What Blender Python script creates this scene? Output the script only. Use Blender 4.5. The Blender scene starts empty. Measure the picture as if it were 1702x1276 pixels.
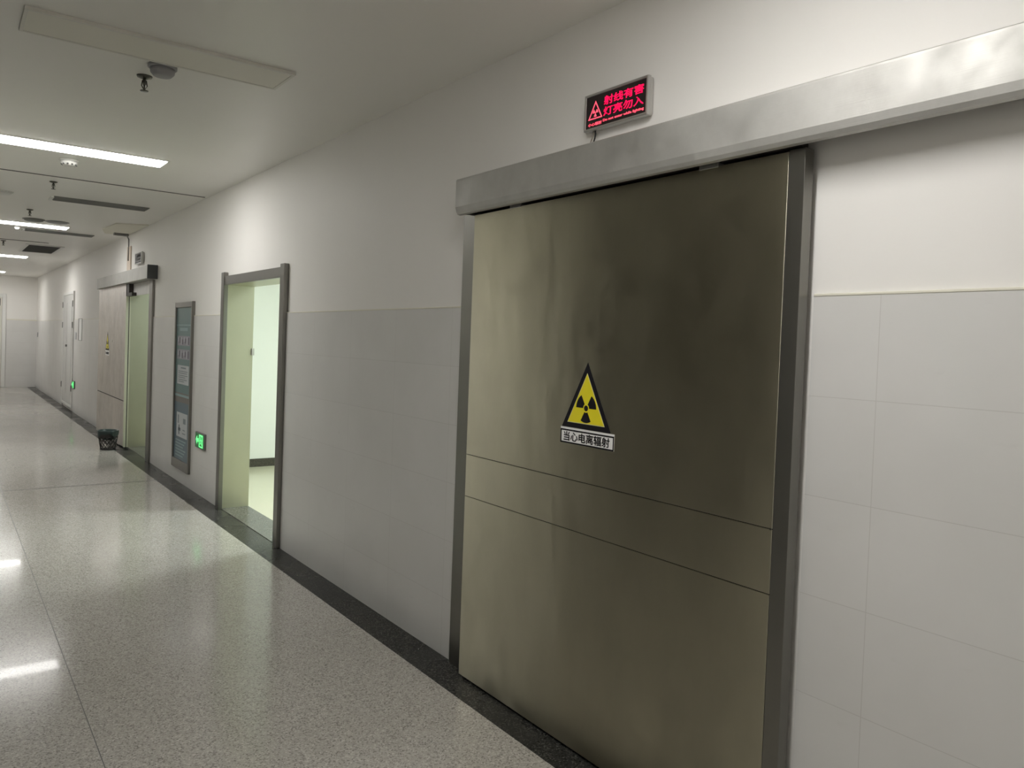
import bpy, bmesh, math, random
from mathutils import Matrix, Vector
random.seed(7)
scene = bpy.context.scene
COL = scene.collection
PI = math.pi

# ------------------------------------------------------------------ camera
cam_data = bpy.data.cameras.new('camera')
cam = bpy.data.objects.new('camera', cam_data)
COL.objects.link(cam)
cam_data.sensor_fit = 'HORIZONTAL'
cam_data.sensor_width = 36.0
cam_data.lens = 1272.0 / 1702.0 * 36.0
cam_data.shift_x = 7.996 / 1702.0
cam_data.shift_y = -33.837 / 1702.0
cam_data.clip_start = 0.02
cam_data.clip_end = 200
Rt = ((0.8026332, 0.01491956, 0.59628631),
      (-0.59534371, -0.04144622, 0.80240144),
      (0.03668529, -0.99902934, -0.02438385))          # columns: right, down, forward
cam.matrix_world = Matrix(((Rt[0][0], -Rt[0][1], -Rt[0][2], -2.128),
                           (Rt[1][0], -Rt[1][1], -Rt[1][2], 0.0),
                           (Rt[2][0], -Rt[2][1], -Rt[2][2], 1.62),
                           (0, 0, 0, 1)))
scene.camera = cam

# ------------------------------------------------------------------ world, exposure
world = bpy.data.worlds.new('world')
scene.world = world
world.use_nodes = True
world.node_tree.nodes['Background'].inputs[0].default_value = (0.5, 0.5, 0.5, 1)
world.node_tree.nodes['Background'].inputs[1].default_value = 0.0
scene.view_settings.view_transform = 'Standard'
scene.view_settings.look = 'None'
scene.view_settings.gamma = 1.0
scene.view_settings.use_curve_mapping = False
scene.view_settings.exposure = 2.5
scene.cycles.diffuse_bounces = 8
scene.cycles.max_bounces = 14
LAMP = 8.0            # radiance of a lit ceiling panel
LAMP_COL = (1.0, 0.98, 0.95)
ROOM_LAMP = 7.7
ROOM_COL = (0.90, 1.0, 0.97)

# ------------------------------------------------------------------ dimensions (metres; right wall plane x=0, corridor runs along +y)
H = 2.975
XL = -2.65            # left wall
Y0, Y1 = -5.0, 24.4
TILE = 1.80

# ------------------------------------------------------------------ material helpers
def mat(name, col, rough=0.5, metal=0.0, spec=0.5, emit=None, estr=0.0):
    m = bpy.data.materials.new(name)
    m.use_nodes = True
    b = m.node_tree.nodes['Principled BSDF']
    b.inputs['Base Color'].default_value = (*col, 1)
    b.inputs['Roughness'].default_value = rough
    b.inputs['Metallic'].default_value = metal
    b.inputs['Specular IOR Level'].default_value = spec
    if emit:
        b.inputs['Emission Color'].default_value = (*emit, 1)
        b.inputs['Emission Strength'].default_value = estr
    return m

def nodes(m):
    nt = m.node_tree
    return nt, nt.nodes, nt.links, nt.nodes['Principled BSDF']

def coords(m, scale=(1, 1, 1), loc=(0, 0, 0)):
    nt, N, L, b = nodes(m)
    tc = N.new('ShaderNodeTexCoord')
    mp = N.new('ShaderNodeMapping')
    mp.inputs['Scale'].default_value = scale
    mp.inputs['Location'].default_value = loc
    L.new(tc.outputs['Object'], mp.inputs['Vector'])
    return mp.outputs['Vector']

def noise(m, vec, scale, detail=2.0, rough=0.5):
    nt, N, L, b = nodes(m)
    n = N.new('ShaderNodeTexNoise')
    n.inputs['Scale'].default_value = scale
    n.inputs['Detail'].default_value = detail
    n.inputs['Roughness'].default_value = rough
    L.new(vec, n.inputs['Vector'])
    return n.outputs['Fac']

def ramp(m, fac, stops):
    nt, N, L, b = nodes(m)
    r = N.new('ShaderNodeValToRGB')
    els = r.color_ramp.elements
    while len(els) < len(stops):
        els.new(0.5)
    for e, (p, c) in zip(els, stops):
        e.position = p
        e.color = (c, c, c, 1) if isinstance(c, (int, float)) else (*c, 1)
    L.new(fac, r.inputs['Fac'])
    return r.outputs['Color']

def mix(m, fac, a, b_, mode='MIX'):
    nt, N, L, b = nodes(m)
    x = N.new('ShaderNodeMix')
    x.data_type = 'RGBA'
    x.blend_type = mode
    for sock, v in ((x.inputs['Factor'], fac), (x.inputs['A'], a), (x.inputs['B'], b_)):
        if isinstance(v, (int, float)):
            sock.default_value = v
        elif isinstance(v, tuple):
            sock.default_value = (*v, 1)
        else:
            L.new(v, sock)
    return x.outputs['Result']

def bump(m, height, strength=0.1, dist=0.01):
    nt, N, L, b = nodes(m)
    bp = N.new('ShaderNodeBump')
    bp.inputs['Strength'].default_value = strength
    bp.inputs['Distance'].default_value = dist
    L.new(height, bp.inputs['Height'])
    L.new(bp.outputs['Normal'], b.inputs['Normal'])

def setc(m, out):
    nt, N, L, b = nodes(m)
    L.new(out, b.inputs['Base Color'])

def setr(m, out):
    nt, N, L, b = nodes(m)
    L.new(out, b.inputs['Roughness'])

# ------------------------------------------------------------------ materials
def m_paint(name, col, rough=0.55, spec=0.3):
    m = mat(name, col, rough, spec=spec)
    v = coords(m)
    n = noise(m, v, 0.9, 3)
    setc(m, mix(m, ramp(m, n, [(0.3, 0.0), (0.75, 1.0)]), tuple(c * 0.965 for c in col), col))
    bump(m, noise(m, v, 90, 2), 0.06, 0.002)
    return m
M_wall = m_paint('white wall paint', (0.85, 0.835, 0.805))
M_ceil = m_paint('white ceiling paint', (0.82, 0.81, 0.77), 0.36, 0.7)

def m_tile():
    m = mat('grey wall tile', (0.56, 0.555, 0.545), 0.3, spec=0.45)
    nt, N, L, b = nodes(m)
    tc = N.new('ShaderNodeTexCoord')
    sep = N.new('ShaderNodeSeparateXYZ')
    L.new(tc.outputs['Object'], sep.inputs[0])
    com = N.new('ShaderNodeCombineXYZ')
    L.new(sep.outputs['Y'], com.inputs['X'])
    L.new(sep.outputs['Z'], com.inputs['Y'])
    br = N.new('ShaderNodeTexBrick')
    br.offset = 0.0
    br.inputs['Scale'].default_value = 1.0
    br.inputs['Mortar Size'].default_value = 0.0012
    br.inputs['Mortar Smooth'].default_value = 0.1
    br.inputs['Brick Width'].default_value = 0.6
    br.inputs['Row Height'].default_value = 0.3
    br.inputs['Color1'].default_value = (0.70, 0.695, 0.68, 1)
    br.inputs['Color2'].default_value = (0.685, 0.68, 0.665, 1)
    br.inputs['Mortar'].default_value = (0.59, 0.58, 0.56, 1)
    L.new(com.outputs[0], br.inputs['Vector'])
    n = noise(m, tc.outputs['Object'], 2.2, 4)
    c = mix(m, ramp(m, n, [(0.35, 0.0), (0.7, 1.0)]), (0.94, 0.94, 0.935), (1, 1, 1))
    # scuffs: small dull grey rubs on the lower tiles
    sc = noise(m, coords(m, (1, 3, 9)), 1.7, 6, 0.65)
    c2 = mix(m, ramp(m, sc, [(0.64, 0.0), (0.76, 0.35)]), c, (0.80, 0.80, 0.79))
    setc(m, mix(m, 1.0, br.outputs['Color'], c2, 'MULTIPLY'))
    inv = N.new('ShaderNodeMath'); inv.operation = 'SUBTRACT'; inv.inputs[0].default_value = 1.0
    L.new(br.outputs['Fac'], inv.inputs[1])
    bump(m, inv.outputs[0], 0.3, 0.001)
    return m
M_tile = m_tile()
M_grout = mat('cream edge sealant', (0.74, 0.72, 0.62), 0.6)

def m_terrazzo(name, c1, c2, c3, rough, spec=0.5):
    m = mat(name, c1, rough, spec=spec)
    v = coords(m)
    nt, N, L, b = nodes(m)
    vo = N.new('ShaderNodeTexVoronoi')
    vo.inputs['Scale'].default_value = 170
    L.new(v, vo.inputs['Vector'])
    sp = N.new('ShaderNodeSeparateColor')
    L.new(vo.outputs['Color'], sp.inputs[0])
    base = ramp(m, sp.outputs[0], [(0.0, c2), (0.3, c1), (0.72, c1), (1.0, c3)])
    big = noise(m, v, 0.8, 3)
    base2 = mix(m, ramp(m, big, [(0.3, 0.0), (0.7, 1.0)]), (0.93, 0.925, 0.91), (1, 1, 1))
    scuff = noise(m, coords(m, (2.2, 1, 1)), 5, 6, 0.7)
    base3 = mix(m, ramp(m, scuff, [(0.68, 0.0), (0.78, 0.5)]), base2, (0.75, 0.74, 0.72))
    setc(m, mix(m, 1.0, base, base3, 'MULTIPLY'))
    rg = noise(m, v, 1.4, 4)
    setr(m, ramp(m, rg, [(0.3, rough * 0.85), (0.7, rough * 1.2)]))
    bump(m, noise(m, v, 1.1, 2), 0.05, 0.02)
    return m
M_floor = m_terrazzo('pale grey terrazzo', (0.45, 0.43, 0.395), (0.22, 0.21, 0.19), (0.62, 0.60, 0.565), 0.155, 0.34)
_b = M_floor.node_tree.nodes['Principled BSDF']          # thin polished wax film over the stone
_b.inputs['Coat Weight'].default_value = 0.13
_b.inputs['Coat Roughness'].default_value = 0.035
M_stripe = m_terrazzo('dark terrazzo border', (0.034, 0.034, 0.032), (0.013, 0.013, 0.012), (0.10, 0.10, 0.09), 0.26, 0.1)
M_stone = m_terrazzo('dark threshold stone', (0.10, 0.098, 0.09), (0.05, 0.05, 0.045), (0.22, 0.21, 0.2), 0.22)
M_roomfloor = mat('cream room floor', (0.62, 0.60, 0.46), 0.2)
M_joint = mat('dark joint filler', (0.10, 0.095, 0.09), 0.6)
M_joint_soft = mat('grey joint filler', (0.07, 0.066, 0.06), 0.35)

def m_steel(name, col, rough, brush=0.25, horizontal=True, dirt=0.5, aniso=0.0, wavy=False):
    m = mat(name, col, rough, 1.0)
    if aniso:
        nt, N, L, b = nodes(m)
        tg = N.new('ShaderNodeTangent')
        tg.direction_type = 'UV_MAP'
        tg.uv_map = 'brushing'
        L.new(tg.outputs[0], b.inputs['Tangent'])
        b.inputs['Anisotropic'].default_value = aniso
    v = coords(m)
    bz = coords(m, (1, 2.0, 260) if horizontal else (260, 260, 2.0))
    bump(m, noise(m, bz, 1.5, 3), brush, 0.002)
    if wavy:                                             # thin sheet that is not quite flat
        nt, N, L, b = nodes(m)
        wv = N.new('ShaderNodeBump')
        wv.inputs['Strength'].default_value = 0.35
        wv.inputs['Distance'].default_value = 0.012
        L.new(noise(m, coords(m, (1, 3.2, 0.9)), 1.3, 3, 0.45), wv.inputs['Height'])
        fine = b.inputs['Normal'].links[0].from_node
        L.new(wv.outputs['Normal'], fine.inputs['Normal'])
    d = noise(m, coords(m, (1, 1, 0.45)), 2.6, 5, 0.62)
    setc(m, mix(m, ramp(m, d, [(0.32, 0.0), (0.68, 1.0)]),
                tuple(c * (1 - 0.22 * dirt) for c in col), col))
    d2 = noise(m, v, 7.0, 5, 0.65)
    k = 0.22 * min(1.0, dirt * 1.6)
    setr(m, ramp(m, d2, [(0.3, rough * (1 - k)), (0.72, rough * (1 + k))]))
    return m
M_leaf = m_steel('brushed steel door sheet', (0.56, 0.53, 0.415), 0.37, 0.05, True, 0.6, 0.93, True)
M_leaf_far = m_steel('scuffed steel door sheet', (0.48, 0.435, 0.385), 0.34, 0.06, True, 1.3, 0.9, True)
M_steel = m_steel('stainless steel trim', (0.235, 0.228, 0.21), 0.30, 0.04, False, 0.15)
M_cover = m_steel('brushed aluminium cover', (0.60, 0.595, 0.57), 0.66, 0.1)
M_reveal = m_steel('steel reveal lining', (0.51, 0.505, 0.395), 0.40, 0.03, False, 0.25)
M_pale = mat('edge strip painted lit', (0.60, 0.60, 0.47), 0.4)  # pale colour stands in for room light falling on the steel edge
M_dkcap = mat('dark end cap', (0.045, 0.048, 0.05), 0.5)
M_dark = mat('dark gap', (0.012, 0.012, 0.012), 0.8)
M_iron = mat('dark bracket steel', (0.05, 0.045, 0.04), 0.45, 0.6)
M_black = mat('black print', (0.010, 0.009, 0.012), 0.5, spec=0.2)
M_yellow = mat('yellow print', (0.86, 0.76, 0.02), 0.4)
M_white = mat('white print', (0.90, 0.90, 0.89), 0.45)
M_whitemetal = mat('white enamelled metal', (0.74, 0.74, 0.72), 0.4)
M_ledface = mat('black led panel', (0.018, 0.014, 0.014), 0.3)
M_ledframe = mat('silver sign frame', (0.55, 0.54, 0.52), 0.35, 0.8)
M_red = mat('red led light', (0.2, 0, 0.01), 0.5, emit=(1.0, 0.005, 0.07), estr=0.31)
M_redsoft = mat('dim red led light', (0.2, 0, 0.01), 0.5, emit=(1.0, 0.09, 0.14), estr=0.27)
M_ledoff = mat('unlit led dots', (0.10, 0.10, 0.10), 0.5)
M_green = mat('green exit face', (0.01, 0.10, 0.03), 0.3, emit=(0.0, 0.16, 0.03), estr=0.05)
M_greenlit = mat('lit green symbol', (0.2, 0.8, 0.3), 0.3, emit=(0.10, 1.0, 0.22), estr=0.23)
M_boardteal = mat('teal poster print', (0.075, 0.165, 0.165), 0.3)
M_boardblue = mat('blue poster print', (0.06, 0.12, 0.16), 0.3)
M_sheet = mat('pale printed sheet', (0.50, 0.53, 0.55), 0.4)
M_sheetgrey = mat('grey print line', (0.20, 0.24, 0.26), 0.5)
M_tealline = mat('pale teal print line', (0.26, 0.38, 0.40), 0.4)
M_photo1 = mat('lilac photo print', (0.30, 0.28, 0.34), 0.4)
M_photo2 = mat('dark photo print', (0.11, 0.10, 0.13), 0.4)
M_brown = mat('dull brown board', (0.17, 0.155, 0.14), 0.4)
M_diff_off = mat('unlit lamp diffuser', (0.76, 0.745, 0.67), 0.5)
M_lampframe = mat('white lamp frame', (0.70, 0.69, 0.64), 0.5)
M_lit = mat('lit lamp diffuser', (0.8, 0.8, 0.8), 0.5, emit=LAMP_COL, estr=LAMP * 0.68)
M_lit_bright = mat('brighter lit lamp diffuser', (0.8, 0.8, 0.8), 0.5, emit=LAMP_COL, estr=LAMP * 0.66)
M_lit_dim = mat('weaker lit lamp diffuser', (0.8, 0.8, 0.8), 0.5, emit=LAMP_COL, estr=LAMP * 0.52)
M_roomlit = mat('lit room lamp diffuser', (0.8, 0.8, 0.8), 0.5, emit=ROOM_COL, estr=ROOM_LAMP)
M_roompaint = m_paint('white room paint', (0.80, 0.82, 0.79))
M_skirt = m_terrazzo('dark room skirting', (0.05, 0.045, 0.035), (0.02, 0.02, 0.02), (0.11, 0.1, 0.08), 0.3)
M_grille = mat('dark grille', (0.055, 0.055, 0.05), 0.6)
M_slotgrey = mat('grey slot diffuser', (0.24, 0.24, 0.23), 0.6)
M_brass = mat('dull sprinkler metal', (0.13, 0.13, 0.11), 0.4, 0.8)
M_detgrey = mat('grey detector plastic', (0.32, 0.32, 0.33), 0.5)
M_detwhite = mat('white detector plastic', (0.72, 0.72, 0.69), 0.5)
M_bin = mat('dark bin plastic', (0.022, 0.020, 0.018), 0.45)
M_bag = mat('dark green bin bag', (0.018, 0.035, 0.034), 0.3)
M_cable = mat('black cable', (0.012, 0.012, 0.012), 0.5)
M_wire1 = mat('grey wire', (0.30, 0.27, 0.22), 0.5)
M_cream = mat('cream filler', (0.72, 0.70, 0.61), 0.7)
M_trunk = mat('beige trunking', (0.64, 0.55, 0.46), 0.6)
M_doorwhite = mat('pale grey door paint', (0.56, 0.56, 0.54), 0.45)
M_doorcream = mat('cream door paint', (0.66, 0.64, 0.58), 0.45)
M_glassdark = mat('dark door pane', (0.10, 0.10, 0.10), 0.15)
M_hinge = mat('steel hinge', (0.18, 0.18, 0.175), 0.4, 0.7)

# ------------------------------------------------------------------ mesh helpers
class MB:
    def __init__(self):
        self.bm = bmesh.new()
    def box(self, x0, x1, y0, y1, z0, z1, bev=0.0, seg=2):
        t = bmesh.new()
        r = bmesh.ops.create_cube(t, size=1.0)
        for v in t.verts:
            v.co = Vector((x0 + (v.co.x + .5) * (x1 - x0), y0 + (v.co.y + .5) * (y1 - y0), z0 + (v.co.z + .5) * (z1 - z0)))
        if bev > 0:
            bmesh.ops.bevel(t, geom=list(t.edges), offset=bev, segments=seg, affect='EDGES', profile=0.5)
        self.add(t)
        return self
    def add(self, t):
        me = bpy.data.meshes.new('tmp')
        t.to_mesh(me); t.free()
        self.bm.from_mesh(me)
        bpy.data.meshes.remove(me)
    def prism(self, pts, to3, depth_vec):
        """pts: 2-D outline, to3: maps (u,v) to a 3-D point, extruded along depth_vec"""
        t = bmesh.new()
        dv = Vector(depth_vec)
        a = [t.verts.new(Vector(to3(*p))) for p in pts]
        b = [t.verts.new(Vector(to3(*p)) + dv) for p in pts]
        t.faces.new(a); t.faces.new(list(reversed(b)))
        n = len(pts)
        for i in range(n):
            t.faces.new((a[i], b[i], b[(i + 1) % n], a[(i + 1) % n]))
        bmesh.ops.recalc_face_normals(t, faces=list(t.faces))
        self.add(t)
        return self
    def lathe(self, prof, n=32, center=(0, 0, 0)):
        t = bmesh.new()
        rings = []
        for r, z in prof:
            if r < 1e-6:
                rings.append([t.verts.new((center[0], center[1], center[2] + z))])
            else:
                rings.append([t.verts.new((center[0] + r * math.cos(2 * PI * i / n), center[1] + r * math.sin(2 * PI * i / n), center[2] + z)) for i in range(n)])
        for A, B in zip(rings, rings[1:]):
            for i in range(n):
                j = (i + 1) % n
                if len(A) == 1 and len(B) == 1: continue
                if len(A) == 1: t.faces.new((A[0], B[i], B[j]))
                elif len(B) == 1: t.faces.new((A[i], A[j], B[0]))
                else: t.faces.new((A[i], A[j], B[j], B[i]))
        bmesh.ops.recalc_face_normals(t, faces=list(t.faces))
        for f in t.faces: f.smooth = True
        self.add(t)
        return self
    def tube(self, pts, r, n=8):
        t = bmesh.new()
        P = [Vector(p) for p in pts]
        rings = []
        for i, p in enumerate(P):
            d = (P[min(i + 1, len(P) - 1)] - P[max(i - 1, 0)]).normalized()
            a = Vector((0, 0, 1)) if abs(d.z) < 0.9 else Vector((1, 0, 0))
            u = d.cross(a).normalized(); w = d.cross(u)
            rings.append([t.verts.new(p + r * (math.cos(2 * PI * k / n) * u + math.sin(2 * PI * k / n) * w)) for k in range(n)])
        for A, B in zip(rings, rings[1:]):
            for k in range(n):
                t.faces.new((A[k], A[(k + 1) % n], B[(k + 1) % n], B[k]))
        t.faces.new(rings[0]); t.faces.new(rings[-1])
        bmesh.ops.recalc_face_normals(t, faces=list(t.faces))
        for f in t.faces: f.smooth = len(f.verts) == 4
        self.add(t)
        return self
    def build(self, name, m, parent=None, origin=None):
        me = bpy.data.meshes.new(name)
        if origin is not None:
            bmesh.ops.translate(self.bm, verts=self.bm.verts, vec=-Vector(origin))
        self.bm.to_mesh(me); self.bm.free()
        me.materials.append(m)
        uv = me.uv_layers.new(name='brushing')          # u runs up the sheet, across the brushing
        for lp in me.loops:
            co = me.vertices[lp.vertex_index].co
            uv.data[lp.index].uv = (co.z, co.y + co.x)
        o = bpy.data.objects.new(name, me)
        COL.objects.link(o)
        if parent is not None:
            o.parent = parent
            if origin is None and parent.type == 'EMPTY':
                o.matrix_parent_inverse = Matrix.Translation(-parent.location)
        if origin is not None:
            o.location = origin
        return o

def thing(name, label, cat, loc=(0, 0, 0), group=None):
    o = bpy.data.objects.new(name, None)
    o.empty_display_size = 0.1
    COL.objects.link(o)
    o.location = loc
    o['label'] = label; o['category'] = cat
    if group: o['group'] = group
    return o
def tag(o, label, cat, group=None):
    o['label'] = label; o['category'] = cat
    if group: o['group'] = group
    return o
def struct(o, label, cat):
    o['kind'] = 'structure'
    return tag(o, label, cat)
def box(name, m, parent, x0, x1, y0, y1, z0, z1, bev=0.0, origin=None):
    return MB().box(x0, x1, y0, y1, z0, z1, bev).build(name, m, parent, origin)

def text_lines(items, x, depth=0.0012):
    """items: (string, y_left, z_bottom, width, height, stroke); lettering on a plane facing -x.  Returns an MB."""
    mb = MB()
    for s, yl, zb, w, h, stroke in items:
        cu = bpy.data.curves.new('lettering', 'FONT')
        cu.body = s
        cu.size = 1.0
        cu.resolution_u = 3
        ob = bpy.data.objects.new('lettering', cu)
        COL.objects.link(ob)
        dg = bpy.context.evaluated_depsgraph_get()
        me = bpy.data.meshes.new_from_object(ob.evaluated_get(dg))
        bpy.data.objects.remove(ob)
        if len(me.vertices) == 0:
            continue
        xs = [v.co.x for v in me.vertices]; ys = [v.co.y for v in me.vertices]
        sx = w / (max(xs) - min(xs)); sy = h / (max(ys) - min(ys))
        x0, y0 = min(xs), min(ys)
        k = stroke * h                       # heavier strokes: the same outline printed again a hair to each side
        for (du, dq) in (((0, 0), (k, 0), (-k, 0), (0, k), (0, -k)) if stroke else ((0, 0),)):
            t = bmesh.new(); t.from_mesh(me)
            for v in t.verts:
                u, q = (v.co.x - x0) * sx, (v.co.y - y0) * sy
                v.co = Vector((x, yl - u - du, zb + q + dq))
            r = bmesh.ops.extrude_face_region(t, geom=list(t.faces))
            for v in [g for g in r['geom'] if isinstance(g, bmesh.types.BMVert)]:
                v.co.x -= depth
            bmesh.ops.recalc_face_normals(t, faces=list(t.faces))
            mb.add(t)
        bpy.data.meshes.remove(me); bpy.data.curves.remove(cu)
    return mb

def wallpt(x):
    return lambda y, z: (x, y, z)

def trefoil(mb, x, yc, zc, r_in, r_out, r_dot, d, turn=0.0):
    for k in range(3):
        a0 = math.radians(30 + 120 * k + turn) - PI / 6
        n = 8
        pts = [(yc + r_in * math.cos(a0 + PI / 3 * i / n), zc + r_in * math.sin(a0 + PI / 3 * i / n)) for i in range(n + 1)]
        pts += [(yc + r_out * math.cos(a0 + PI / 3 * i / n), zc + r_out * math.sin(a0 + PI / 3 * i / n)) for i in range(n, -1, -1)]
        mb.prism(pts, wallpt(x), (-d, 0, 0))
    mb.prism([(yc + r_dot * math.cos(2 * PI * i / 16), zc + r_dot * math.sin(2 * PI * i / 16)) for i in range(16)], wallpt(x), (-d, 0, 0))
    return mb

def ring_poly(mb, outer, inner, x, d):
    n = len(outer)
    for i in range(n):
        j = (i + 1) % n
        mb.prism([outer[i], outer[j], inner[j], inner[i]], wallpt(x), (-d, 0, 0))
    return mb

# ================================================================== the setting
D1 = (5.75, 7.26, 2.10)      # doorway hole: y0, y1, top
D2 = (10.30, 11.80, 2.28)    # second sliding door hole
w = MB()
w.box(0, 0.25, Y0, D1[0], 0, H)
w.box(0, 0.25, D1[0], D1[1], D1[2], H)
w.box(0, 0.25, D1[1], D2[0], 0, H)
w.box(0, 0.25, D2[0], D2[1], D2[2], H)
w.box(0, 0.25, D2[1], Y1, 0, H)
struct(w.build('wall_right', M_wall), 'white painted right corridor wall holding the steel doors', 'wall')

w = MB()
SO = (2.95, 5.66)            # dark side passage opening in the left wall
w.box(XL - 0.2, XL, Y0, SO[0], 0, H)
w.box(XL - 0.2, XL, SO[1], Y1, 0, H)
struct(w.build('wall_left', M_wall), 'white painted left corridor wall beside the camera', 'wall')
w = MB()
w.box(-9.0, XL - 0.2, SO[0] - 0.15, SO[0], 0, H)
w.box(-9.0, XL - 0.2, SO[1], SO[1] + 0.15, 0, H)
w.box(-9.2, -9.0, SO[0] - 0.15, SO[1] + 0.15, 0, H)
struct(w.build('wall_side_passage', mat('passage paint darkened as shade', (0.20, 0.19, 0.17), 0.6)), 'walls of the unlit passage opposite the large steel door', 'wall')  # shade put into the paint so the steel door mirrors a dark passage
w = MB()
w.box(XL - 0.2, 0.25, Y1, Y1 + 0.2, 0, H)
struct(w.build('wall_end', M_wall), 'white end wall of the corridor with pale door', 'wall')
struct(MB().box(XL - 0.2, 0.25, Y0 - 0.2, Y0, 0, H).build('wall_back', M_wall), 'white wall closing the corridor behind the camera', 'wall')
c = MB().box(XL - 0.2, 0.25, Y0 - 0.2, Y1 + 0.2, H, H + 0.12).box(-9.2, XL - 0.2, SO[0] - 0.15, SO[1] + 0.15, H, H + 0.12)
struct(c.build('ceiling', M_ceil), 'white plasterboard corridor ceiling with recessed lamps', 'ceiling')
f = MB().box(XL - 0.2, -0.2, Y0 - 0.2, Y1 + 0.2, -0.1, 0).box(-9.2, XL - 0.2, SO[0] - 0.15, SO[1] + 0.15, -0.1, 0)
struct(f.build('floor', M_floor), 'polished speckled pale grey terrazzo corridor floor', 'floor')
struct(MB().box(-0.2, 0, Y0 - 0.2, Y1 + 0.2, -0.1, 0).build('trim_1', M_stripe), 'dark terrazzo border strip along the foot of the right wall', 'floor border')
j = MB().box(-1.6125, -1.6085, Y0, Y1, -0.002, 0.0006).box(XL, -0.2, 8.948, 8.97, -0.002, 0.0006)
struct(j.build('trim_2', M_joint_soft), 'thin dark joint lines inlaid in the terrazzo floor', 'floor joint')
j = MB().box(XL, -0.03, 7.945, 7.965, H - 0.004, H)
struct(j.build('trim_3', M_joint), 'thin dark joint line across the ceiling nearest the first lit lamp', 'ceiling joint')
j = MB().box(XL, -0.75, 14.22, 14.24, H - 0.006, H)
struct(j.build('trim_4', M_joint), 'thin dark joint line across the far part of the ceiling', 'ceiling joint')

# tiled wainscot in the pieces the doors cut it into
pieces = [(Y0, 1.312, 1.106, 'grey tiled wainscot right of the large steel door'),
          (3.235, 5.694, 5.14, 'grey tiled wainscot between the large steel door and the open doorway'),
          (7.285, 10.20, 7.285, 'grey tiled wainscot around the poster board'),
          (13.88, 17.12, 13.88, 'grey tiled wainscot beyond the far sliding door'),
          (18.68, Y1, 18.68, 'grey tiled wainscot beside the end wall')]
for i, (a, b, anchor, lab) in enumerate(pieces):
    o = MB().box(-0.009, 0, a, b, 0, TILE).build('wall_tile_%s' % ('near', 'middle', 'poster', 'far', 'end')[i], M_tile, None, (0, anchor, 0))
    struct(o, lab, 'wall tiles')
    MB().box(-0.011, 0, a, b, TILE, TILE + 0.008, 0.002).build('edge_sealant', M_grout, o).matrix_parent_inverse = Matrix.Translation((0, -anchor, 0))
o = MB().box(-0.70, -0.009, Y1 - 0.009, Y1, 0, TILE).build('wall_tile_end_wall', M_tile)
struct(o, 'grey tiled wainscot on the end wall right of the pale door', 'wall tiles')
MB().box(-0.70, -0.009, Y1 - 0.011, Y1, TILE, TILE + 0.03, 0.002).build('edge_sealant', M_grout, o)

for a, b, n_, lab in ((Y0, SO[0], 'left_near', 'grey tiled wainscot on the left wall beside the camera'), (SO[1], Y1, 'left_far', 'grey tiled wainscot on the left wall beyond the side passage')):
    struct(MB().box(XL, XL + 0.009, a, b, 0, TILE).build('wall_tile_' + n_, M_tile), lab, 'wall tiles')

# ================================================================== large sliding steel door
LX = -0.07
leaf = bpy.data.objects.new('door_1', None); COL.objects.link(leaf); leaf.location = (-0.05, 2.2, 0.0)
struct(leaf, 'large closed stainless steel sliding door with the yellow warning sign', 'sliding door')
def lbox(name, m, *a, bev=0.0):
    return box(name, m, leaf, *a, bev)
lbox('core', M_dark, LX + 0.004, -0.027, 1.327, 3.072, 0.014, 2.234)
lbox('upper_panel', M_leaf, LX, LX + 0.004, 1.378, 3.074, 1.0865, 2.236, bev=0.0008)
lbox('middle_panel', M_leaf, LX, LX + 0.004, 1.378, 3.074, 0.8845, 1.0835, bev=0.0008)
lbox('lower_panel', M_leaf, LX, LX + 0.004, 1.378, 3.074, 0.012, 0.8815, bev=0.0008)
lbox('edge_trim', M_steel, LX - 0.0012, -0.026, 1.322, 1.3755, 0.012, 2.240, bev=0.001)['label'] = 'folded steel edge of the door nearest the camera'
for y in (1.679, 2.75):
    lbox('hanger_clip', M_ledframe, LX - 0.003, LX + 0.03, y - 0.04, y + 0.04, 2.232, 2.250, bev=0.002)
lbox('seam_screw', M_brass, LX - 0.002, LX, 1.380, 1.386, 1.082, 1.088)

# fixed jamb behind the far edge of the leaf, right of the tile
fr = bpy.data.objects.new('trim_5', None); COL.objects.link(fr); fr.location = (0, 3.2, 0)
struct(fr, 'narrow steel jamb strip on the far side of the large sliding door', 'door jamb')
box('jamb_strip', M_steel, fr, -0.026, 0, 3.09, 3.235, 0, 2.26, 0.002)

# track cover above it: front face, bent lower lip, end cap
tc = thing('track_cover', 'long brushed aluminium track cover above the large closed steel door', 'track cover', (-0.07, 1.0, 2.26))
prof = [(-0.001, 2.410), (-0.126, 2.410), (-0.131, 2.406), (-0.132, 2.400), (-0.132, 2.276), (-0.126, 2.254), (-0.118, 2.242), (-0.100, 2.240), (-0.100, 2.246), (-0.116, 2.249), (-0.122, 2.26), (-0.126, 2.28), (-0.126, 2.400), (-0.001, 2.402)]
prof = [(x, z) for x, z in prof]
MB().prism(prof, lambda x, z: (x, -2.4, z), (0, 5.553, 0)).build('cover_face', M_cover, tc)
MB().prism([(-0.001, 2.402), (-0.126, 2.400), (-0.126, 2.28), (-0.116, 2.249), (-0.001, 2.249)], lambda x, z: (x, 3.147, z), (0, 0.006, 0)).build('end_cap', M_cover, tc)
box('track_rail', M_iron, tc, -0.095, -0.0005, -2.4, 3.146, 2.292, 2.33)
box('hanging_bracket', M_iron, tc, -0.066, -0.03, 1.34, 3.06, 2.246, 2.294)

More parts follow.
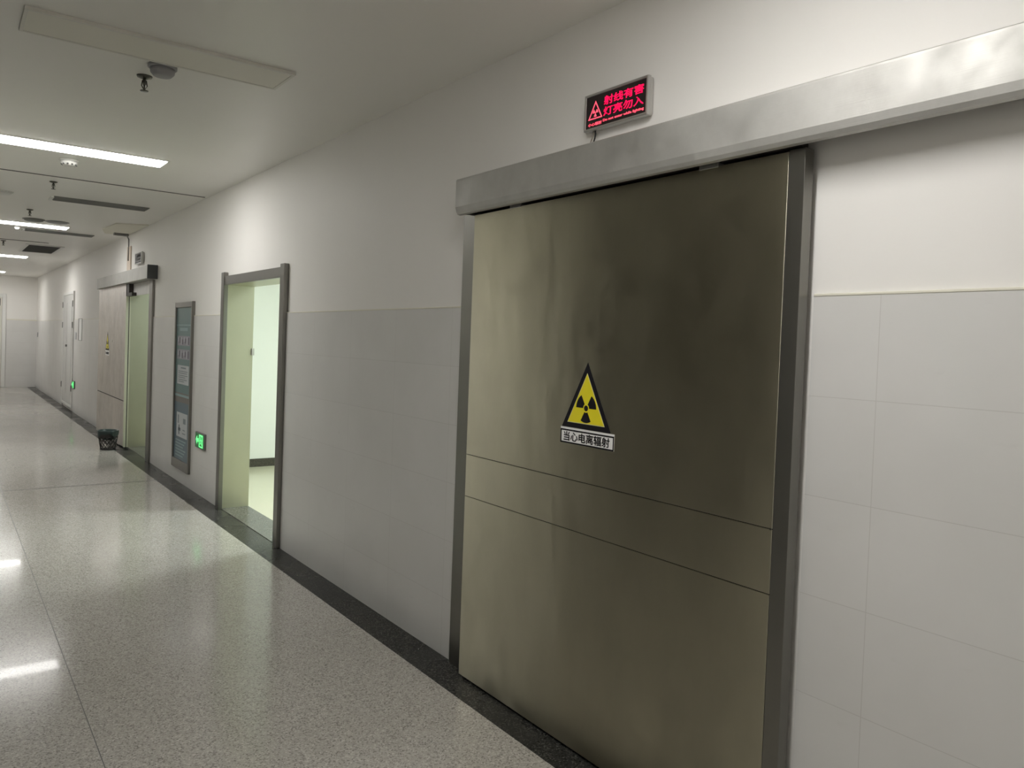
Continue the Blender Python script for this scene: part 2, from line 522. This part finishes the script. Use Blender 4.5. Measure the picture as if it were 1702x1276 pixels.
# ionising radiation warning sign
sg = thing('warning_sign', 'black and yellow radiation warning triangle with white caption on the large steel door', 'warning sign', (LX, 2.23, 1.23))
sx = LX
tri = [(2.234, 1.562), (2.376, 1.297), (2.092, 1.297)]
def inset(t, k):
    cy_ = sum(p[0] for p in t) / 3; cz_ = sum(p[1] for p in t) / 3
    return [(cy_ + (p[0] - cy_) * k, cz_ + (p[1] - cz_) * k) for p in t]
MB().prism(tri, wallpt(sx), (-0.0012, 0, 0)).build('black_triangle', M_black, sg)
MB().prism(inset(tri, 0.765), wallpt(sx - 0.0012), (-0.0004, 0, 0)).build('pale_edge', mat('pale yellow edge', (0.72, 0.70, 0.40), 0.4), sg)
MB().prism(inset(tri, 0.735), wallpt(sx - 0.0016), (-0.0004, 0, 0)).build('yellow_field', M_yellow, sg)
trefoil(MB(), sx - 0.0020, 2.2335, 1.381, 0.0175, 0.058, 0.0115, 0.0005).build('trefoil', M_black, sg)
pl = box('caption_plate', M_white, sg, sx - 0.0012, sx, 2.072, 2.382, 1.231, 1.2955)
pl['label'] = 'white caption plate with black border and lettering'
b = MB()
b.box(sx - 0.0018, sx - 0.0012, 2.072, 2.382, 1.2815, 1.2875)
b.box(sx - 0.0018, sx - 0.0012, 2.072, 2.382, 1.231, 1.237)
b.box(sx - 0.0018, sx - 0.0012, 2.072, 2.078, 1.231, 1.2875)
b.box(sx - 0.0018, sx - 0.0012, 2.376, 2.382, 1.231, 1.2875)
o = b.build('caption_border', M_black, pl); o.matrix_parent_inverse = Matrix.Translation(-Vector(sg.location))
o = text_lines([('当心电离辐射', 2.361, 1.2415, 0.265, 0.037, 0.015)], sx - 0.0012).build('lettering', M_black, pl)
o.matrix_parent_inverse = Matrix.Translation(-Vector(sg.location))
for o in list(pl.children):
    o.matrix_parent_inverse = Matrix.Identity(4)

# ================================================================== LED signs
def led_sign(yc, zc, W, Hh, lit, label):
    """box sign on the wall, facing -x.  yc, zc: centre of its front."""
    t = thing('led_sign', label, 'sign', (0, yc, zc))
    y0, y1, z0, z1 = yc - W / 2, yc + W / 2, zc - Hh / 2, zc + Hh / 2
    X = -0.036
    MB().box(X + 0.012, -0.001, y0 + 0.002, y1 - 0.002, z0 + 0.002, z1 - 0.002, 0.010, 4).build('housing', M_ledframe, t)
    fw = 0.0105
    fm = MB()
    fm.box(X - 0.003, X + 0.014, y0, y0 + fw, z0, z1, 0.003).box(X - 0.003, X + 0.014, y1 - fw, y1, z0, z1, 0.003)
    fm.box(X - 0.003, X + 0.014, y0 + 0.004, y1 - 0.004, z0, z0 + fw, 0.003).box(X - 0.003, X + 0.014, y0 + 0.004, y1 - 0.004, z1 - fw, z1, 0.003)
    fm.build('frame', M_ledframe, t)
    MB().box(X, X + 0.013, y0 + 0.006, y1 - 0.006, z0 + 0.006, z1 - 0.006).build('display', M_ledface, t)
    for yy in (yc - 0.118, yc + 0.10):
        MB().box(X + 0.018, X + 0.036, yy - 0.013, yy + 0.013, z1 - 0.002, z1 + 0.004, 0.001).tube([(X + 0.027, yy - 0.006, z1 + 0.003), (X + 0.027, yy - 0.006, z1 + 0.010)], 0.004).build('mounting_lug', M_hinge, t)
    iw, ih = W - 2 * fw, Hh - 2 * fw
    a0, b0 = y1 - fw, z0 + fw                      # viewer's lower left corner of the display
    U = lambda u: a0 - u * iw
    V = lambda v: b0 + v * ih
    hot = M_red if lit else M_ledoff
    soft = M_redsoft if lit else M_ledoff
    text_lines([('射线有害', U(0.31), V(0.605), iw * 0.65, ih * 0.275, 0.011), ('灯亮勿入', U(0.31), V(0.265), iw * 0.65, ih * 0.275, 0.011)], X).build('headline_lettering', hot, t)
    text_lines([('Do not enter while lighting', U(0.305), V(0.075), iw * 0.665, ih * 0.10, 0.02), ('小心辐射', U(0.045), V(0.055), iw * 0.235, ih * 0.10, 0.012)], X).build('small_lettering', soft, t)
    tri = [(U(0.165), V(0.83)), (U(0.04), V(0.26)), (U(0.29), V(0.26))]
    m = ring_poly(MB(), tri, inset(tri, 0.80), X, 0.001)
    trefoil(m, X, U(0.165), V(0.45), 0.003, 0.0155, 0.002, 0.001)
    m.build('warning_symbol', soft, t)
    return t
led_sign(2.176, 2.5655, 0.348, 0.147, True, 'lit red LED radiation sign above the large steel door')
wr = thing('sign_cable', 'pair of thin wires hanging from the lit red LED sign to the track cover', 'cable', (-0.02, 2.315, 2.47))
MB().tube([(-0.018, 2.312, 2.494), (-0.019, 2.311, 2.478), (-0.018, 2.322, 2.462), (-0.016, 2.335, 2.445), (-0.016, 2.340, 2.408)], 0.003).build('wire', M_wire1, wr)
MB().tube([(-0.022, 2.298, 2.494), (-0.023, 2.294, 2.480), (-0.021, 2.300, 2.464), (-0.018, 2.312, 2.445), (-0.018, 2.328, 2.408)], 0.003).build('wire', M_cable, wr)

# ================================================================== open doorway with steel frame, lit room beyond
df = bpy.data.objects.new('trim_6', None); COL.objects.link(df); df.location = (0, 6.5, 0)
struct(df, 'stainless steel frame around the open doorway to the bright room', 'door frame')
FX = -0.04
box('jamb', M_steel, df, FX, 0.0, 5.684, 5.768, 0, 2.178, 0.004)
box('jamb', M_steel, df, FX, 0.0, 7.207, 7.293, 0, 2.192, 0.004)
box('head_rail', M_steel, df, FX + 0.006, 0.0, 5.766, 7.209, 2.074, 2.155, 0.003)
box('reveal_lining', M_reveal, df, 0.0, 0.252, 7.238, 7.26, 0, 2.10, 0.001)
box('reveal_lining', M_reveal, df, 0.0, 0.252, 5.75, 5.768, 0, 2.10, 0.001)
box('reveal_lining', M_reveal, df, 0.0, 0.252, 5.768, 7.238, 2.078, 2.10, 0.001)
box('latch', M_ledframe, df, 0.236, 0.262, 7.218, 7.238, 1.435, 1.50, 0.003)
box('threshold', M_stone, df, 0.0, 0.25, 5.768, 7.238, -0.02, 0.004)

RX1 = 4.2
rs = MB()
rs.box(0.25, RX1, 4.3, 9.60, -0.1, 0)
struct(rs.build('floor_room', M_roomfloor), 'glossy cream floor of the bright room beyond the open doorway', 'floor')
rs = MB()
rs.box(0.25, RX1, 9.41, 9.60, 0, 2.9).box(0.25, RX1, 4.1, 4.3, 0, 2.9).box(RX1, RX1 + 0.2, 4.1, 9.60, 0, 2.9)
struct(rs.build('wall_room', M_roompaint), 'bright white walls of the room beyond the open doorway', 'wall')
struct(MB().box(0.25, RX1 + 0.2, 4.1, 9.60, 2.9, 3.0).build('ceiling_room', M_roompaint), 'white ceiling of the bright side room', 'ceiling')
struct(MB().box(0.25, RX1, 9.398, 9.41, 0, 0.10).build('baseboard_room', M_skirt), 'dark speckled skirting in the bright room beyond the doorway', 'skirting')

# ================================================================== lamps
def lamp(name, y0, y1, x0, x1, lit, label, grp=None, z=H, m=None):
    t = thing(name, label, 'ceiling light', ((x0 + x1) / 2, (y0 + y1) / 2, z), grp)
    fw = 0.016
    dz = 0.004 if lit else 0.016
    fr = MB().box(x0, x1, y0, y0 + fw, z - dz, z, 0.001).box(x0, x1, y1 - fw, y1, z - dz, z, 0.001)
    fr.box(x0, x0 + fw, y0 + fw, y1 - fw, z - dz, z, 0.001).box(x1 - fw, x1, y0 + fw, y1 - fw, z - dz, z, 0.001)
    fr.build('lamp_frame', M_lampframe, t)
    MB().box(x0 + fw, x1 - fw, y0 + fw, y1 - fw, z - (0.006 if lit else 0.013), z - 0.001).build('diffuser', m or (M_lit if lit else M_diff_off), t)
    return t
LX0, LX1 = -1.86, -0.68
lamp('ceiling_light', 3.853, 4.16, LX0, LX1, False, 'unlit rectangular ceiling light nearest the camera', 'corridor ceiling lights')
lamp('ceiling_light', 6.52, 6.82, LX0, LX1, True, 'nearest lit ceiling light, before the ceiling joint line', 'corridor ceiling lights')
lamp('ceiling_light', 11.75, 12.10, LX0, -0.74, True, 'second lit ceiling light along the corridor', 'corridor ceiling lights', H, M_lit_dim)
lamp('ceiling_light', 17.30, 17.75, LX0, -0.77, True, 'third lit ceiling light, beyond the dark vent', 'corridor ceiling lights', H, M_lit_dim)
lamp('ceiling_light', 22.65, 23.05, LX0, -0.82, True, 'farthest lit ceiling light near the end wall', 'corridor ceiling lights', H, M_lit_dim)
lamp('ceiling_light', 1.05, 1.35, LX0, LX1, True, 'lit ceiling light overhead, outside the top of the photo', 'corridor ceiling lights', H, M_lit_bright)
lamp('ceiling_light', -4.0, -3.7, LX0, LX1, True, 'lit ceiling light behind the camera', 'corridor ceiling lights')
lamp('room_light', 6.2, 6.8, 1.2, 2.4, True, 'lit ceiling panel inside the bright side room', None, 2.9, M_roomlit)

# ================================================================== second sliding door, open
d2 = bpy.data.objects.new('door_2', None); COL.objects.link(d2); d2.location = (-0.05, 12.7, 0)
struct(d2, 'far stainless steel sliding door, slid open behind the waste bin', 'sliding door')
box('core', M_dark, d2, LX + 0.004, -0.012, 11.622, 13.82, 0.014, 2.275)
box('upper_panel', M_leaf_far, d2, LX, LX + 0.004, 11.62, 13.82, 0.657, 2.277)
box('lower_panel', M_leaf_far, d2, LX, LX + 0.004, 11.62, 13.82, 0.012, 0.643)
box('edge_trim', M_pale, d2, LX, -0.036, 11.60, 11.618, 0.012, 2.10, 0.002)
box('edge_channel', M_dark, d2, -0.036, -0.026, 11.604, 11.618, 0.012, 2.277)
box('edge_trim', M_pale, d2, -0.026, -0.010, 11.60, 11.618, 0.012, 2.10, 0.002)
d2f = bpy.data.objects.new('trim_7', None); COL.objects.link(d2f); d2f.location = (0, 11, 0)
struct(d2f, 'steel frame and reveal around the far open sliding door', 'door frame')
box('jamb', M_steel, d2f, -0.03, 0, 10.20, 10.38, 0, 2.262, 0.004)
box('reveal_lining', M_reveal, d2f, 0, 0.252, 10.30, 10.322, 0, 2.27)
box('reveal_lining', M_reveal, d2f, 0, 0.252, 11.66, 11.80, 0, 2.27)
box('reveal_lining', M_reveal, d2f, 0, 0.252, 10.322, 11.66, 2.20, 2.27)
box('transom', M_cover, d2f, -0.008, 0.0, 10.38, 11.66, 2.10, 2.262)
box('threshold', M_stone, d2f, 0.0, 0.25, 10.322, 11.66, -0.02, 0.004)
br = box('track_bracket', M_iron, d2f, -0.066, -0.009, 11.25, 11.597, 2.095, 2.14)
box('track_bracket', M_iron, d2f, -0.066, -0.009, 11.45, 11.597, 2.14, 2.262)

t2 = thing('track_cover', 'grey track cover with dark end cap above the far sliding door', 'track cover', (-0.06, 12, 2.27))
box('cover_face', M_cover, t2, -0.118, -0.003, 10.07, 13.75, 2.268, 2.43, 0.004)
box('end_cap', M_dkcap, t2, -0.120, -0.003, 10.055, 10.071, 2.264, 2.434, 0.003)
s2 = thing('warning_sign', 'tiny yellow radiation warning sign on the far open sliding door', 'warning sign', (LX, 12.95, 1.28))
y2 = 12.98
tri2 = [(y2, 1.60), (y2 + 0.15, 1.32), (y2 - 0.15, 1.32)]
MB().prism(tri2, wallpt(LX), (-0.0012, 0, 0)).build('black_triangle', M_black, s2)
MB().prism(inset(tri2, 0.74), wallpt(LX - 0.0012), (-0.0006, 0, 0)).build('yellow_field', M_yellow, s2)
trefoil(MB(), LX - 0.0018, y2, 1.41, 0.018, 0.06, 0.012, 0.0006).build('trefoil', M_black, s2)
box('caption_plate', M_white, s2, LX - 0.0012, LX, y2 - 0.155, y2 + 0.155, 1.24, 1.312)
text_lines([('当心电离辐射', y2 + 0.135, 1.256, 0.27, 0.038, 0.015)], LX - 0.0012).build('lettering', M_black, s2)
led_sign(11.06, 2.583, 0.40, 0.15, False, 'unlit LED sign above the far sliding door')

r2 = MB()
r2.box(0.25, 3.2, 9.80, 13.6, -0.1, 0)
struct(r2.build('floor_far_room', M_roomfloor), 'cream floor of the room behind the far sliding door', 'floor')
r2 = MB().box(0.25, 3.2, 9.62, 9.80, 0, 2.9).box(0.25, 3.2, 13.6, 13.8, 0, 2.9).box(3.2, 3.4, 9.62, 13.8, 0, 2.9)
struct(r2.build('wall_far_room', M_roompaint), 'white walls of the room behind the far sliding door', 'wall')
struct(MB().box(0.25, 3.4, 9.62, 13.8, 2.9, 3.0).build('ceiling_far_room', M_roompaint), 'white ceiling of the room behind the far sliding door', 'ceiling')
lamp('room_light', 10.6, 11.0, 1.0, 1.6, True, 'lit ceiling panel inside the room behind the far sliding door', None, 2.9, M_roomlit)

# ================================================================== poster board
pb = thing('poster_board', 'tall steel framed teal notice board between the doorway and far sliding door', 'notice board', (0, 8.67, 0.15))
PY0, PY1 = 8.315, 9.025
zz = lambda v: 1.955 - (v - 92) * 1.805 / 1098.0
fr = MB()
fr.box(-0.034, 0, PY0, PY0 + 0.038, 0.15, 1.955, 0.004).box(-0.034, 0, PY1 - 0.038, PY1, 0.15, 1.955, 0.004)
fr.box(-0.034, 0, PY0 + 0.036, PY1 - 0.036, 1.895, 1.955, 0.004).box(-0.034, 0, PY0 + 0.036, PY1 - 0.036, 0.15, 0.25, 0.004)
fr.build('frame', M_steel, pb)
BX = -0.018
A, B = PY0 + 0.038, PY1 - 0.038
box('upper_board', M_boardteal, pb, BX, -0.001, A, B, zz(690), 1.896)
box('middle_board', M_brown, pb, BX, -0.001, A, B, zz(752), zz(690))
box('lower_board', M_boardblue, pb, BX, -0.001, A, B, 0.249, zz(752))
lines = [(A, B, 248, 240), (A + 0.16, B - 0.14, 282, 262), (A, B, 715, 700)]
lines += [(A + 0.14 + 0.05 * (k % 3), B - 0.07, 1008 + k * 20, 1000 + k * 20) for k in range(6)]
for (q0, q1, v0, v1) in lines:
    box('printed_line', M_tealline, pb, BX - 0.001, BX, q0, q1, zz(v0), zz(v1))
def sub(name, m, par, *a):
    o = box(name, m, par, *a)
    o.matrix_parent_inverse = Matrix.Identity(4)
for (va, vb, n) in ((315, 378, 4), (403, 468, 4)):
    o = box('photo_strip', M_photo1, pb, BX - 0.0012, BX, A + 0.07, B - 0.05, zz(vb), zz(va))
    for k in range(n):
        yy = A + 0.10 + k * 0.12
        sub('dark_figure', M_photo2, o, BX - 0.0018, BX - 0.0012, yy, yy + 0.05, zz(vb - 8 - 7 * (k % 2)), zz(va + 10 + 6 * (k % 3)))
        sub('pale_figure', M_sheet, o, BX - 0.0018, BX - 0.0012, yy + 0.06, yy + 0.095, zz(vb - 5 - 20 * (k % 2)), zz(va + 8))
def sheet(va, vb, a, b_, rows):
    o = box('printed_sheet', M_sheet, pb, BX - 0.0012, BX, a, b_, zz(vb), zz(va))
    for (u0, u1, q0, q1) in rows:
        sub('printed_mark', M_sheetgrey, o, BX - 0.0018, BX - 0.0012, b_ - u1 * (b_ - a), b_ - u0 * (b_ - a), zz(va + q1 * (vb - va)), zz(va + q0 * (vb - va)))
sheet(508, 632, A + 0.08, B - 0.08, [(0.3, 0.75, 0.10, 0.17), (0.1, 0.9, 0.30, 0.34), (0.1, 0.85, 0.40, 0.44), (0.1, 0.9, 0.52, 0.56), (0.1, 0.7, 0.62, 0.66), (0.1, 0.85, 0.74, 0.78), (0.1, 0.6, 0.84, 0.88)])
sheet(820, 980, A + 0.09, B - 0.10, [(0.12, 0.22, 0.1, 0.45), (0.62, 0.85, 0.2, 0.42), (0.15, 0.4, 0.62, 0.75), (0.2, 0.3, 0.5, 0.9), (0.6, 0.8, 0.66, 0.70), (0.55, 0.85, 0.8, 0.84)])
# fix: children of the sheets keep world position
bpy.context.view_layer.update()

# ================================================================== exit signs
def exit_sign(y0, y1, z0, z1, label):
    t = thing('exit_sign', label, 'exit sign', (0, (y0 + y1) / 2, z0), 'green exit signs low on the right wall')
    box('housing', M_hinge, t, -0.03, 0, y0, y1, z0, z1, 0.004)
    box('face', M_green, t, -0.032, -0.03, y0 + 0.008, y1 - 0.008, z0 + 0.008, z1 - 0.008)
    W, Hh = y1 - y0, z1 - z0
    U = lambda u: y1 - u * W
    V = lambda v: z0 + v * Hh
    s = MB()
    # arrow to the viewer's left
    s.prism([(U(0.10), V(0.52)), (U(0.26), V(0.80)), (U(0.26), V(0.63)), (U(0.40), V(0.63)), (U(0.40), V(0.41)), (U(0.26), V(0.41)), (U(0.26), V(0.24))], wallpt(-0.032), (-0.001, 0, 0))
    # doorway outline and running figure
    ring_poly(s, [(U(0.46), V(0.90)), (U(0.88), V(0.90)), (U(0.88), V(0.10)), (U(0.46), V(0.10))],
              [(U(0.52), V(0.80)), (U(0.82), V(0.80)), (U(0.82), V(0.18)), (U(0.52), V(0.18))], -0.032, 0.001)
    s.prism([(U(0.66) + 0.014 * math.cos(2 * PI * i / 12), V(0.71) + 0.012 * math.sin(2 * PI * i / 12)) for i in range(12)], wallpt(-0.032), (-0.001, 0, 0))
    def limb(a, b, w_):
        d = Vector((b[0] - a[0], b[1] - a[1])).normalized(); n = Vector((-d.y, d.x)) * w_
        s.prism([(a[0] + n.x, a[1] + n.y), (b[0] + n.x, b[1] + n.y), (b[0] - n.x, b[1] - n.y), (a[0] - n.x, a[1] - n.y)], wallpt(-0.032), (-0.001, 0, 0))
    limb((U(0.66), V(0.64)), (U(0.69), V(0.42)), 0.010)
    limb((U(0.66), V(0.60)), (U(0.57), V(0.50)), 0.005)
    limb((U(0.67), V(0.60)), (U(0.77), V(0.55)), 0.005)
    limb((U(0.68), V(0.44)), (U(0.59), V(0.30)), 0.006)
    limb((U(0.70), V(0.44)), (U(0.78), V(0.26)), 0.006)
    s.build('lit_symbols', M_greenlit, t)
exit_sign(7.75, 8.075, 0.475, 0.632, 'lit green exit sign with arrow beside the poster board')
exit_sign(16.78, 17.10, 0.465, 0.612, 'tiny lit green exit sign far away beside the closet doors')

# ================================================================== waste bin and cable
bx, by = -0.262, 11.55
bn = thing('waste_bin', 'small dark lattice waste bin on the floor by the far sliding door', 'bin', (bx, by, 0))
m = MB()
nS = 14
for s_ in (1, -1):
    for k in range(nS):
        pts = []
        for i in range(9):
            q = i / 8
            a = 2 * PI * k / nS + s_ * q * 1.1
            r = 0.090 + 0.028 * q
            pts.append((bx + r * math.cos(a), by + r * math.sin(a), 0.012 + 0.17 * q))
        m.tube(pts, 0.0042, 5)
m.build('lattice_wall', M_bin, bn)
MB().lathe([(0, 0.0), (0.094, 0.0), (0.096, 0.018), (0.088, 0.02), (0, 0.012)], 32, (bx, by, 0)).build('base', M_bin, bn)
MB().lathe([(0.1165, 0.165), (0.1225, 0.24), (0.128, 0.243), (0.128, 0.255), (0.119, 0.255), (0.113, 0.165)], 32, (bx, by, 0)).build('rim_band', M_bin, bn)
bag = MB()
prof = [(0.0, 0.135), (0.085, 0.14), (0.106, 0.18), (0.112, 0.258), (0.127, 0.266), (0.1345, 0.258), (0.132, 0.235), (0.129, 0.205)]
bag.lathe(prof, 40, (bx, by, 0))
for v in bag.bm.verts:
    if v.co.z < 0.215 and (v.co.x - bx) ** 2 + (v.co.y - by) ** 2 > 0.0155:
        a = math.atan2(v.co.y - by, v.co.x - bx)
        v.co.z += 0.018 * math.sin(3 * a + 1.0) + 0.009 * math.sin(7 * a)
bag.build('bag_liner', M_bag, bn)
cb = tag(MB().tube([(-0.145, 11.63, 0.03), (-0.12, 11.58, 0.05), (-0.09, 11.52, 0.035), (-0.075, 11.50, 0.012), (-0.06, 11.46, 0.008), (-0.03, 11.40, 0.008)], 0.007).build('floor_cable', M_cable),
         'short black cable on the floor between the waste bin and far sliding door', 'cable')

# ================================================================== closet doors, papers, switch far down the right wall
d3 = bpy.data.objects.new('door_3', None); COL.objects.link(d3); d3.location = (0, 17.9, 0)
struct(d3, 'pale double closet doors with hinges far down the right wall', 'closet door')
fr = MB().box(-0.03, 0, 17.13, 17.19, 0.06, 2.37, 0.003).box(-0.03, 0, 18.62, 18.68, 0.06, 2.37, 0.003).box(-0.03, 0, 17.188, 18.622, 2.31, 2.37, 0.003).box(-0.03, 0, 17.188, 18.622, 0.06, 0.11, 0.003)
fr.build('frame', M_whitemetal, d3)
for (a, b) in ((17.192, 17.897), (17.905, 18.618)):
    o = box('door_leaf', M_doorwhite, d3, -0.024, -0.001, a, b, 0.112, 2.308, 0.003)
    box('raised_panel', M_doorwhite, d3, -0.029, -0.024, a + 0.12, b - 0.12, 0.3, 2.15, 0.003)
for yy in (17.165, 18.645):
    for z in (0.45, 1.70, 2.12):
        box('hinge', M_hinge, d3, -0.042, -0.03, yy - 0.022, yy + 0.022, z - 0.06, z + 0.06, 0.003)
box('door_knob', M_hinge, d3, -0.055, -0.024, 17.955, 17.99, 1.255, 1.30, 0.006)

p = thing('notice_folder', 'white paper in a clear wall holder at the tile edge by the closet doors', 'notice', (0, 16.25, 1.4))
box('backing', M_black, p, -0.013, -0.009, 16.06, 16.50, 1.41, 1.82)
box('paper', M_white, p, -0.016, -0.013, 16.06, 16.40, 1.415, 1.815)
p = thing('notice_card', 'small pale card on the tiles left of the white paper', 'notice', (0, 16.8, 1.42))
box('paper', M_sheet, p, -0.012, -0.009, 16.74, 16.98, 1.42, 1.56)
box('clip', M_hinge, p, -0.016, -0.012, 16.74, 16.77, 1.42, 1.55)
p = thing('switch_plate', 'small grey switch plate on the tiles near the end wall', 'switch', (0, 24.0, 1.4))
box('plate', M_detgrey, p, -0.016, -0.009, 23.86, 24.02, 1.37, 1.50, 0.003)
box('rocker', M_hinge, p, -0.021, -0.016, 23.91, 23.97, 1.40, 1.47, 0.002)

# end wall door
d4 = bpy.data.objects.new('door_4', None); COL.objects.link(d4); d4.location = (-1.3, Y1, 0)
struct(d4, 'pale door with dark pane in the end wall at the left edge', 'door')
fr = MB().box(-0.79, -0.705, Y1 - 0.04, Y1, 0, 2.49, 0.004).box(-1.98, -1.90, Y1 - 0.04, Y1, 0, 2.49, 0.004).box(-1.90, -0.79, Y1 - 0.04, Y1, 2.40, 2.49, 0.004)
fr.build('frame', M_whitemetal, d4)
box('door_leaf', M_doorcream, d4, -1.895, -0.795, Y1 - 0.025, Y1 - 0.001, 0.01, 2.395, 0.003)
box('door_pane', M_glassdark, d4, -1.70, -0.835, Y1 - 0.03, Y1 - 0.025, 2.17, 2.36)
box('door_handle', M_hinge, d4, -0.88, -0.85, Y1 - 0.06, Y1 - 0.025, 1.0, 1.12, 0.005)

# ================================================================== ceiling fittings
def sprinkler(x, y, s, label):
    t = thing('sprinkler', label, 'sprinkler', (x, y, H), 'pendent ceiling sprinklers')
    MB().lathe([(0, 0), (0.034 * s, 0), (0.032 * s, -0.006 * s), (0.016 * s, -0.012 * s), (0.010 * s, -0.013 * s), (0, -0.013 * s)], 24, (x, y, H)).build('flange', M_brass, t)
    b = MB().tube([(x, y, H - 0.012 * s), (x, y, H - 0.04 * s)], 0.007 * s)
    b.tube([(x - 0.008 * s, y, H - 0.02 * s), (x - 0.012 * s, y, H - 0.045 * s), (x, y, H - 0.066 * s)], 0.0025 * s, 6)
    b.tube([(x + 0.008 * s, y, H - 0.02 * s), (x + 0.012 * s, y, H - 0.045 * s), (x, y, H - 0.066 * s)], 0.0025 * s, 6)
    b.tube([(x, y, H - 0.04 * s), (x, y, H - 0.068 * s)], 0.004 * s)
    b.build('body', M_brass, t)
    d = MB().lathe([(0, 0), (0.018 * s, 0.001), (0.018 * s, -0.002), (0, -0.003)], 16, (x, y, H - 0.068 * s))
    d.build('deflector', M_brass, t)
sprinkler(-1.273, 4.47, 1.15, 'nearest ceiling sprinkler, beside the unlit light')
sprinkler(-1.30, 8.25, 1.0, 'second ceiling sprinkler, just past the ceiling joint line')
sprinkler(-1.312, 10.4, 1.05, 'third ceiling sprinkler, in front of the second lit light')
sprinkler(-1.337, 14.5, 1.1, 'farthest visible ceiling sprinkler, at the left edge near the vent')

def detector(x, y, r, h, m, label, holes=False, grp='round ceiling detectors'):
    t = thing('smoke_detector', label, 'detector', (x, y, H), grp)
    MB().lathe([(0, 0), (r * 1.12, 0), (r * 1.12, -h * 0.25), (r, -h * 0.3), (0, -h * 0.3)], 36, (x, y, H)).build('base', m, t)
    MB().lathe([(0, -h * 0.3), (r * 0.96, -h * 0.3), (r * 0.92, -h * 0.7), (r * 0.7, -h * 0.97), (r * 0.6, -h), (0, -h)], 36, (x, y, H)).build('cover', m, t)
    if holes:
        b = MB()
        for k in range(10):
            a = 2 * PI * k / 10
            b.box(x + r * 0.83 * math.cos(a) - 0.006, x + r * 0.83 * math.cos(a) + 0.006, y + r * 0.83 * math.sin(a) - 0.006, y + r * 0.83 * math.sin(a) + 0.006, H - h * 0.93, H - h * 0.72)
        b.build('sensing_slots', M_grille, t)
detector(-1.235, 4.235, 0.062, 0.055, M_detgrey, 'grey round smoke detector beside the unlit light')
detector(-1.313, 7.08, 0.062, 0.05, M_detwhite, 'white slotted smoke detector past the nearest lit light', True)
detector(-1.64, 9.25, 0.085, 0.03, M_detwhite, 'white round ceiling fitting cut by the left edge')
detector(-1.20, 11.28, 0.11, 0.03, M_slotgrey, 'grey flat disc left of the second lit light', False, 'flat ceiling discs')
detector(-0.94, 11.32, 0.12, 0.02, M_detgrey, 'grey flat disc above the right end of the second lit light', False, 'flat ceiling discs')
o = thing('bright_spot', 'small bright round spot just beyond the second lit light', 'lamp', (-1.30, 12.41, H))
MB().lathe([(0, 0), (0.03, 0), (0.028, -0.015), (0.015, -0.025), (0, -0.026)], 20, (-1.30, 12.41, H)).build('lens', mat('glowing spot', (0.8, 0.8, 0.8), 0.4, emit=(1, 1, 0.95), estr=0.25), o)  # small glowing disc marking a bright spot on the ceiling

def slot(y0, y1, x0, x1, label):
    t = thing('slot_diffuser', label, 'air diffuser', ((x0 + x1) / 2, y0, H), 'grey slot diffusers')
    b = MB().box(x0 + 0.02, x1, y0, y1, H - 0.010, H)
    b.build('slot_face', M_slotgrey, t)
    l = MB()
    for k in range(4):
        yy = y0 + (y1 - y0) * (k + 0.5) / 4
        l.box(x0 + 0.03, x1 - 0.01, yy - 0.012, yy + 0.004, H - 0.018, H - 0.010)
    l.build('vanes', M_slotgrey, t)
    box('end_piece', M_whitemetal, t, x0 - 0.005, x0 + 0.02, y0 - 0.005, y1 + 0.005, H - 0.02, H, 0.002)
slot(9.12, 9.36, -1.225, -0.30, 'grey slot diffuser between the ceiling joint line and second lit light')
slot(12.42, 12.62, -1.225, -0.36, 'grey slot diffuser just beyond the second lit light')

v = thing('air_vent', 'dark square ceiling vent with white frame beyond the second lit light', 'vent', (-0.75, 15.4, H))
vx0, vx1, vy0, vy1 = -0.975, -0.525, 14.68, 16.1
fr = MB().box(vx0 - 0.05, vx0, vy0 - 0.05, vy1 + 0.05, H - 0.014, H, 0.002).box(vx1, vx1 + 0.05, vy0 - 0.05, vy1 + 0.05, H - 0.014, H, 0.002)
fr.box(vx0, vx1, vy0 - 0.05, vy0, H - 0.014, H, 0.002).box(vx0, vx1, vy1, vy1 + 0.05, H - 0.014, H, 0.002)
fr.build('frame', M_whitemetal, v)
M_ventgrey = mat('grey vent grille', (0.12, 0.12, 0.115), 0.6)
box('backing', M_ventgrey, v, vx0, vx1, vy0, vy1, H - 0.003, H)
g = MB()
for k in range(20):
    yy = vy0 + (vy1 - vy0) * (k + 0.5) / 20
    g.box(vx0, vx1, yy - 0.006, yy + 0.006, H - 0.010, H - 0.003)
g.build('grille_bars', M_ventgrey, v)

# repair patch in the ceiling, stub and conduit over the far sliding door
pt = thing('ceiling_patch', 'cream repair patch in the ceiling above the far sliding door', 'patch', (-0.2, 11.4, H))
MB().prism([(-0.36, 10.75), (-0.02, 10.55), (-0.02, 11.95), (-0.30, 11.95), (-0.40, 11.5)], lambda x, y: (x, y, H - 0.012), (0, 0, 0.012)).build('filler', M_cream, pt)
box('stub', M_hinge, pt, -0.225, -0.04, 11.70, 11.77, H - 0.045, H - 0.012, 0.006)
cd = thing('conduit', 'beige trunking with dark cable running up from the far track cover', 'conduit', (0, 11.8, 2.43))
box('trunking', M_trunk, cd, -0.018, 0, 11.68, 11.92, 2.431, 2.80, 0.003)
MB().tube([(-0.022, 11.80, 2.60), (-0.02, 11.80, 2.80), (-0.022, 11.80, 2.90), (-0.05, 11.78, 2.945), (-0.09, 11.76, 2.95)], 0.009).build('cable', M_hinge, cd)
